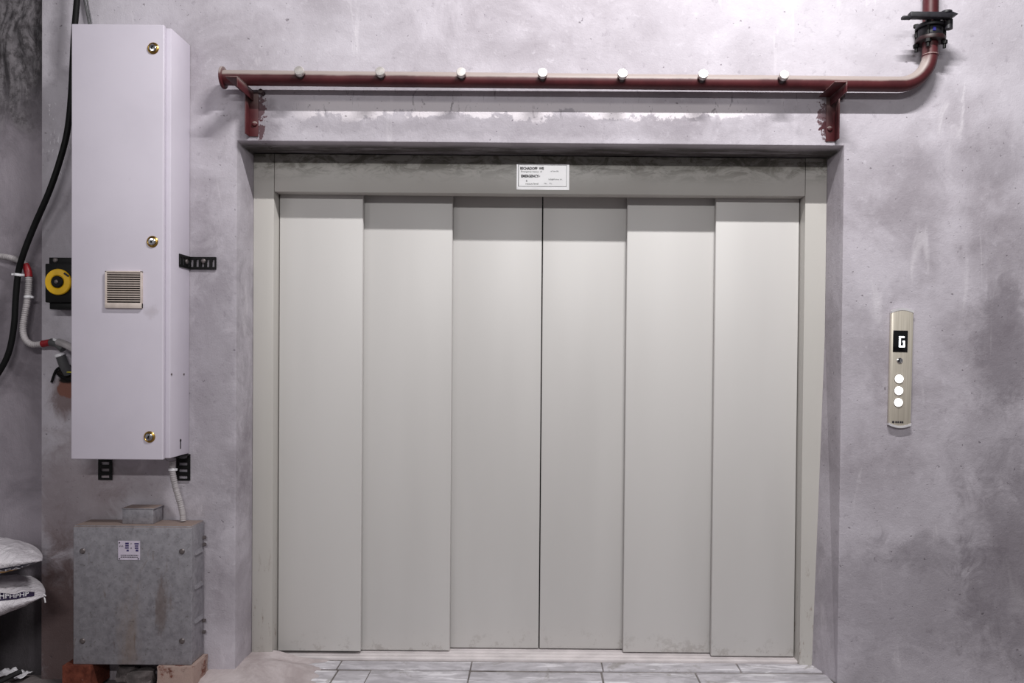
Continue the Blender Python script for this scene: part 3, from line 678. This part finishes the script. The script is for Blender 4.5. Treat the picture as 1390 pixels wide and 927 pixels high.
st = empty('wall_stub_conduit', (-2.03, -0.21, 1.3), 'dark conduit stub with white collar in the broken plaster hole', 'conduit')
m = MB(); m.tube([at(82, 482, -0.24), at(86, 494, -0.23), at(93, 507, -0.205)], 0.0195, 14); m.build('sheath', M['conduit2'], st)
ring(at(81.5, 482.5, -0.24), (-0.3, 0, 1), 0.0180, 'collar', M['white'], st, 0.007)
m = MB(); m.tube(bezier([at(78, 508, -0.215), at(86, 512, -0.23), at(100, 519, -0.24)], 5), 0.004, 8); m.build('black_core', M['rubber'], st)
m = MB(); m.tube(bezier([at(86, 506, -0.215), at(93, 505, -0.23), at(102, 506, -0.24)], 5), 0.0025, 8); m.build('yellow_core', M['wire'], st)
m = MB(); m.tube(bezier([at(84, 497, -0.215), at(76, 503, -0.212), at(70, 519, -0.212)], 5), 0.0055, 8); m.build('black_core', M['rubber'], st)

tw = MB(); tw.tube(bezier([at(100, -600, -0.215), at(108, -150, -0.215), at(112, -20, -0.215), at(115, 2, -0.215), at(119, 22, -0.215), at(124, 50, -0.215)], 6), 0.0045, 8); tw.tube(bezier([at(103, -600, -0.215), at(112, -150, -0.215), at(116.5, -20, -0.215), at(118.5, 2, -0.215), at(122, 22, -0.215), at(127, 50, -0.215)], 6), 0.003, 8)
tag(tw.build('thin_wire', M['conduit2'], smooth=80), 'thin grey twin wire on the wall above the cabinet', 'wire')

DC = [(234, 626, -0.27), (234.5, 642, -0.27), (237, 656, -0.265), (241.5, 672, -0.255), (245.5, 686, -0.25), (248, 698, -0.25), (248.5, 706.5, -0.25)]
dc = empty('cabinet_drop_conduit', (-1.5, -0.26, 0.68), 'grey ribbed conduit from the cabinet down to the steel box', 'conduit')
dp = bezier([at(*c) for c in DC], 8); m = MB(); m.tube(dense(dp, 0.0025), ribbed(0.0125, 0.009, 0.001), 10); m.build('sheath', M['conduit'], dc, smooth=80)
ring(at(234, 637, -0.27), (0, 0, 1), 0.014, 'collar', M['white'], dc, 0.006, 0.006)

# ------------------------------------------------------------------ galvanised transformer box
BX0, BX1, BZ0, BZ1, BY0, BY1 = -1.936, -1.441, 0.088, 0.668, -0.335, -0.214
bx = empty('transformer_box', ((BX0 + BX1) / 2, -0.27, BZ0), 'grey galvanised steel box with small printed label standing on bricks', 'box')
m = MB(); m.box(BX0 + 0.004, BX1, BY0 + 0.006, BY1, BZ0 + 0.003, BZ1, 0.003); m.build('body', M['galv'], bx)
m = MB(); m.box(BX0, BX1 + 0.002, BY0 - 0.006, BY0 + 0.004, BZ0, BZ1 - 0.001, 0.0045, 3); fp = m.build('front_cover', M['galv'], bx)
m = MB(); m.box(BX0 + 0.003, BX1 - 0.002, BY0 - 0.002, BY1, BZ1 - 0.002, BZ1 + 0.004, 0.002); m.build('lid', M['galv'], bx)
for px, py in ((112, 748), (247, 748.5), (112, 870), (247, 870)):
    p = at(px, py, BY0 - 0.006); m = MB(); m.lathe((p.x, BY0 - 0.0055, p.z), (0, -1, 0), [(0.012, 0), (0.012, 0.002), (0.009, 0.005), (0.003, 0.006)], 14); m.build('screw', M['bolt'], fp)
a, b = at(160.5, 734, BY0 - 0.007), at(190, 760, BY0 - 0.007)
m = MB(); m.box(a.x, b.x, BY0 - 0.0078, BY0 - 0.0055, b.z, a.z); lb = m.build('rating_label', M['label'], bx); lb['label'] = 'small lilac printed label with purple figures'
W, Hh, y = b.x - a.x, a.z - b.z, BY0 - 0.0085
m = MB()
for x0, x1, z0, z1 in ((0.33, 0.49, 0.82, 0.91), (0.33, 0.49, 0.71, 0.78), (0.32, 0.49, 0.60, 0.66), (0.39, 0.49, 0.45, 0.54), (0.75, 0.95, 0.82, 0.89), (0.77, 0.93, 0.71, 0.77), (0.77, 0.93, 0.59, 0.66), (0.81, 0.93, 0.45, 0.55)):
    m.box(a.x + W * x0, a.x + W * x1, y, y + 0.0008, b.z + Hh * z0, b.z + Hh * z1)
m.build('purple_figures', M['purple'], lb)['kind'] = 'stuff'
m = MB()
for s, u, v, sz in (('kVA', 0.15, 0.72, 0.010), ('V', 0.6, 0.85, 0.010), ('A', 0.6, 0.62, 0.010)): text_on(m, s, sz, a.x + W * u, y, b.z + Hh * v)
for z in (0.25, 0.15):
    x = 0.12
    while x < 0.9:
        d = random.uniform(0.03, 0.09); m.box(a.x + W * x, a.x + W * min(0.92, x + d), y, y + 0.0008, b.z + Hh * (z - 0.02), b.z + Hh * (z + 0.02)); x += d + 0.02
for u, v in ((0.06, 0.9), (0.06, 0.06), (0.93, 0.06)): m.cyl((a.x + W * u, y, b.z + Hh * v), (a.x + W * u, y + 0.001, b.z + Hh * v), 0.003, n=8)
m.build('small_print', M['ink'], lb)['kind'] = 'stuff'
a, b = at(166, 690.5, -0.30), at(208, 713, -0.30)
m = MB(); m.box(a.x, b.x + 0.0, -0.30, -0.216, BZ1 + 0.004, a.z, 0.002); m.build('junction_box', M['galv'], bx)
m = MB(); m.box(a.x - 0.002, b.x + 0.004, -0.302, -0.214, a.z - 0.002, a.z + 0.003, 0.001); m.build('junction_lid', M['galv'], bx)
for z in (0.545, 0.40, 0.255):
    m = MB()
    m.raw([(BX1, BY0 + 0.02, z), (BX1, BY1 - 0.02, z), (BX1, BY1 - 0.02, z + 0.016), (BX1, BY0 + 0.02, z + 0.016), (BX1 + 0.008, BY0 + 0.022, z), (BX1 + 0.008, BY1 - 0.022, z)],
          [(0, 1, 5, 4), (4, 5, 2, 3), (0, 4, 3), (1, 2, 5), (0, 3, 2, 1)])
    m.build('louvre', M['galv'], bx)
for z in (0.60, 0.57, 0.24, 0.19):
    m = MB(); m.cyl((BX1, -0.226, z), (BX1 + 0.012, -0.226, z), 0.008, n=6); m.build('side_bolt', M['bolt'], bx)

def brick(x0, x1, y0, y1, z0, z1, label, mat):
    t = bmesh.new(); bmesh.ops.create_cube(t, size=1); bmesh.ops.subdivide_edges(t, edges=list(t.edges), cuts=5, use_grid_fill=True)
    for v in t.verts:
        n_ = mnoise.noise(v.co * 6 + Vector((x0, 0, 9))); k = sum(abs(abs(c) - 0.5) < 0.01 for c in v.co)
        c = Vector((v.co.x * (x1 - x0), v.co.y * (y1 - y0), v.co.z * (z1 - z0)))
        if k >= 2 and v.co.z > -0.49: c *= 1 - 0.025 * abs(n_) - 0.012
        v.co = c + Vector(((x0 + x1) / 2, (y0 + y1) / 2, (z0 + z1) / 2)) + Vector((n_, n_, 0)) * 0.002
    mb = MB(); mb._merge(t)
    tag(mb.build('brick', mat, smooth=50), label, 'brick', 'bricks under the steel box')
brick(-1.972, -1.853, -0.357, -0.208, FZ + 0.002, 0.089, 'orange red brick under the left end of the steel box', M['brick'])
brick(-1.578, -1.425, -0.357, -0.208, FZ + 0.006, 0.0885, 'cement smeared brick under the right end of the steel box', M['brick2'])
def rock(name, c, r, label, mat, seed):
    t = bmesh.new(); bmesh.ops.create_icosphere(t, subdivisions=3, radius=1)
    for v in t.verts:
        n_ = mnoise.noise(v.co * 1.6 + Vector((seed, 0, 0))) * 0.5 + mnoise.noise(v.co * 4 + Vector((0, seed, 0))) * 0.15
        p = v.co * (1 + n_); p = Vector([max(-0.75, min(0.75, q_)) for q_ in p]); v.co = Vector((p.x * r[0], p.y * r[1], p.z * r[2])) + Vector(c)
    mb = MB(); mb._merge(t); return tag(mb.build(name, mat, smooth=40), label, 'stone')
rock('rubble_stone', (-1.655, -0.33, 0.026), (0.065, 0.055, 0.045), 'broken grey stone under the steel box beside the right brick', M['rock'], 3.3)
rock('rubble_stone', (-1.735, -0.28, 0.03), (0.05, 0.05, 0.045), 'smaller dark stone in the middle gap under the steel box', M['rock'], 8.1)

# ------------------------------------------------------------------ sacks on a black trolley
YAW = Matrix.Rotation(radians(40), 3, 'Z')
def sack(cx, cy, cz, L, Wd, Hh, seed, label, band, word, amber):
    root = empty('sack', (cx, cy, cz - Hh), label, 'sack', 'white sacks on the trolley')
    def S(u, v, top, off=0.0):
        """u along x, v front to back, -1..1"""
        ru = 1 - abs(u) ** 2.5; rv = 1 - abs(v) ** 2.6
        h = Hh * (max(0, ru) ** 0.75) * (max(0, rv) ** (0.6 if top else 0.42))
        wr = mnoise.noise(Vector((u * 9 + seed, v * 3, 1.0 if top else 5.0))) * 0.007 + mnoise.noise(Vector((u * 22 + seed, v * 7, 2))) * 0.004
        wr *= min(1, h / 0.03)
        x = L * u * (1 - 0.05 * v * v); yy = Wd * v * (1 - 0.10 * u ** 4)
        z = cz + (h if top else -h) + wr - (0.014 if seed < 3 else -0.014) * max(0, u) ** 3
        n_ = Vector((0.15 * u, v * 0.9, 1 if top else -1)).normalized()
        return Vector((cx, cy, 0)) + YAW @ (Vector((x, yy, z)) + n_ * off)
    vs, fs = [], []; nu, nv = 72, 36
    for top in (True, False):
        b0 = len(vs)
        for j in range(nv + 1):
            for i in range(nu + 1):
                vs.append(S(sin((-1 + 2 * i / nu) * pi / 2), sin((-1 + 2 * j / nv) * pi / 2), top))
        for j in range(nv):
            for i in range(nu):
                a = b0 + j * (nu + 1) + i; fs.append((a, a + 1, a + nu + 2, a + nu + 1))
    mb = MB(); mb.raw(vs, fs); bmesh.ops.remove_doubles(mb.bm, verts=mb.bm.verts, dist=0.0006); bmesh.ops.recalc_face_normals(mb.bm, faces=mb.bm.faces)
    sk = mb.build('sheet', M['bag'], root, smooth=70)
    top, v0, v1, u1 = band
    def strip(name, v0, v1, u0, u1, mat, off):
        vv, ff = [], []; A, B = 60, 5
        for j in range(B + 1):
            for i in range(A + 1): vv.append(S(u0 + (u1 - u0) * i / A, v0 + (v1 - v0) * j / B, top, off))
        for j in range(B):
            for i in range(A): a = j * (A + 1) + i; ff.append((a, a + 1, a + A + 2, a + A + 1))
        mb = MB(); mb.raw(vv, ff); return mb.build(name, mat, root, smooth=70)
    bd = strip('printed_band', v0, v1, -0.6, u1, M['band'], 0.0022); bd['label'] = 'dark printed band'
    if amber: strip('printed_stripe', amber[0], amber[1], -0.6, u1 - 0.16, M['orange'], 0.0022)['label'] = 'amber printed stripe'
    tv, tf = text_geo(word, 1.0); xs = [q_[0] for q_ in tv]; ys = [q_[1] for q_ in tv]
    wx = (max(xs) - min(xs)); wy = max(ys) - min(ys); span = 0.60
    vv = []
    for a, b in tv:
        u = u1 - 0.05 - span + (a - min(xs)) / wx * span; k = (b - min(ys)) / wy; k = 0.15 + 0.7 * k
        v = v0 + (v1 - v0) * k if top else v0 + (v1 - v0) * k
        vv.append(S(u, v, top, 0.0040))
    mb = MB(); mb.raw(vv, tf); mb.build('lettering', M['white'], root)['kind'] = 'stuff'
    return S, root
sack(-2.41, -0.55, 0.566, 0.40, 0.215, 0.076, 1.7, 'white woven sack with amber and navy print, upper of the two', (False, -0.90, -0.985, 0.93), 'APAPAPAU', (-0.895, -0.76))
S2, rt2 = sack(-2.405, -0.55, 0.394, 0.405, 0.218, 0.078, 6.2, 'white woven sack with navy printed band, lower of the two', (True, -0.94, -0.78, 0.9), 'HPHPHPHPHPHPHP', None)
p = S2(1, -0.6, True); mb = MB(); mb.tube(bezier([p + Vector((-0.01, -0.05, 0)), p + Vector((0.015, -0.05, -0.004)), p + Vector((0.03, -0.055, -0.012)), p + Vector((0.034, -0.055, -0.03))], 6), 0.003, 6); mb.tube(bezier([p + Vector((0.012, -0.05, -0.004)), p + Vector((0.026, -0.052, 0.002)), p + Vector((0.036, -0.055, -0.004))], 6), 0.0025, 6)
mb.build('tie_string', M['white'], rt2)
tr = empty('trolley', (-2.55, -0.5, FZ), 'low black steel trolley under the two white sacks', 'trolley')
m = MB(); m.box(-3.0, -2.29, -0.80, -0.27, 0.27, 0.306, 0.004); m.build('deck', M['trolley'], tr)
for x in (-2.95, -2.33):
    for y in (-0.74, -0.33):
        m = MB(); m.box(x - 0.02, x + 0.02, y - 0.02, y + 0.02, 0.03, 0.272, 0.003); lg = m.build('leg', M['trolley'], tr)
        m = MB(); m.cyl((x - 0.014, y, FZ + 0.028), (x + 0.014, y, FZ + 0.028), 0.034, n=18, bev=0.004); m.build('wheel', M['rubber'], lg)
m = MB(); m.tube([at(29, 911, -0.26), at(14, 918, -0.29), at(-8, 929, -0.34)], 0.011, 10)
o = m.build('steel_bar', M['trolley']); tag(o, 'black bar lying on the floor below the sacks', 'bar')
# crumpled paper on the floor
vs, fs = [], []; a, b = at(4, 899, -0.2), at(40, 903, -0.2)
for j in range(7):
    for i in range(15):
        x = a.x - 0.02 + i / 14 * (b.x - a.x + 0.02); y = -0.245 + j / 6 * 0.07
        vs.append((x, y + 0.01 * mnoise.noise(Vector((i * 0.6, 0, 2))), 0.000 + 0.022 * abs(mnoise.noise(Vector((i * 0.45, j * 0.6, 7)))) + 0.008 * (i < 10)))
for j in range(6):
    for i in range(14): q_ = j * 15 + i; fs.append((q_, q_ + 1, q_ + 16, q_ + 15))
m = MB(); m.raw(vs, fs); o = m.build('paper_scrap', M['paper'], smooth=20)
sm = o.modifiers.new('thick', 'SOLIDIFY'); sm.thickness = 0.002; o.location.z = FZ + 0.008
tag(o, 'crumpled white paper scrap on the floor at the left edge', 'paper')
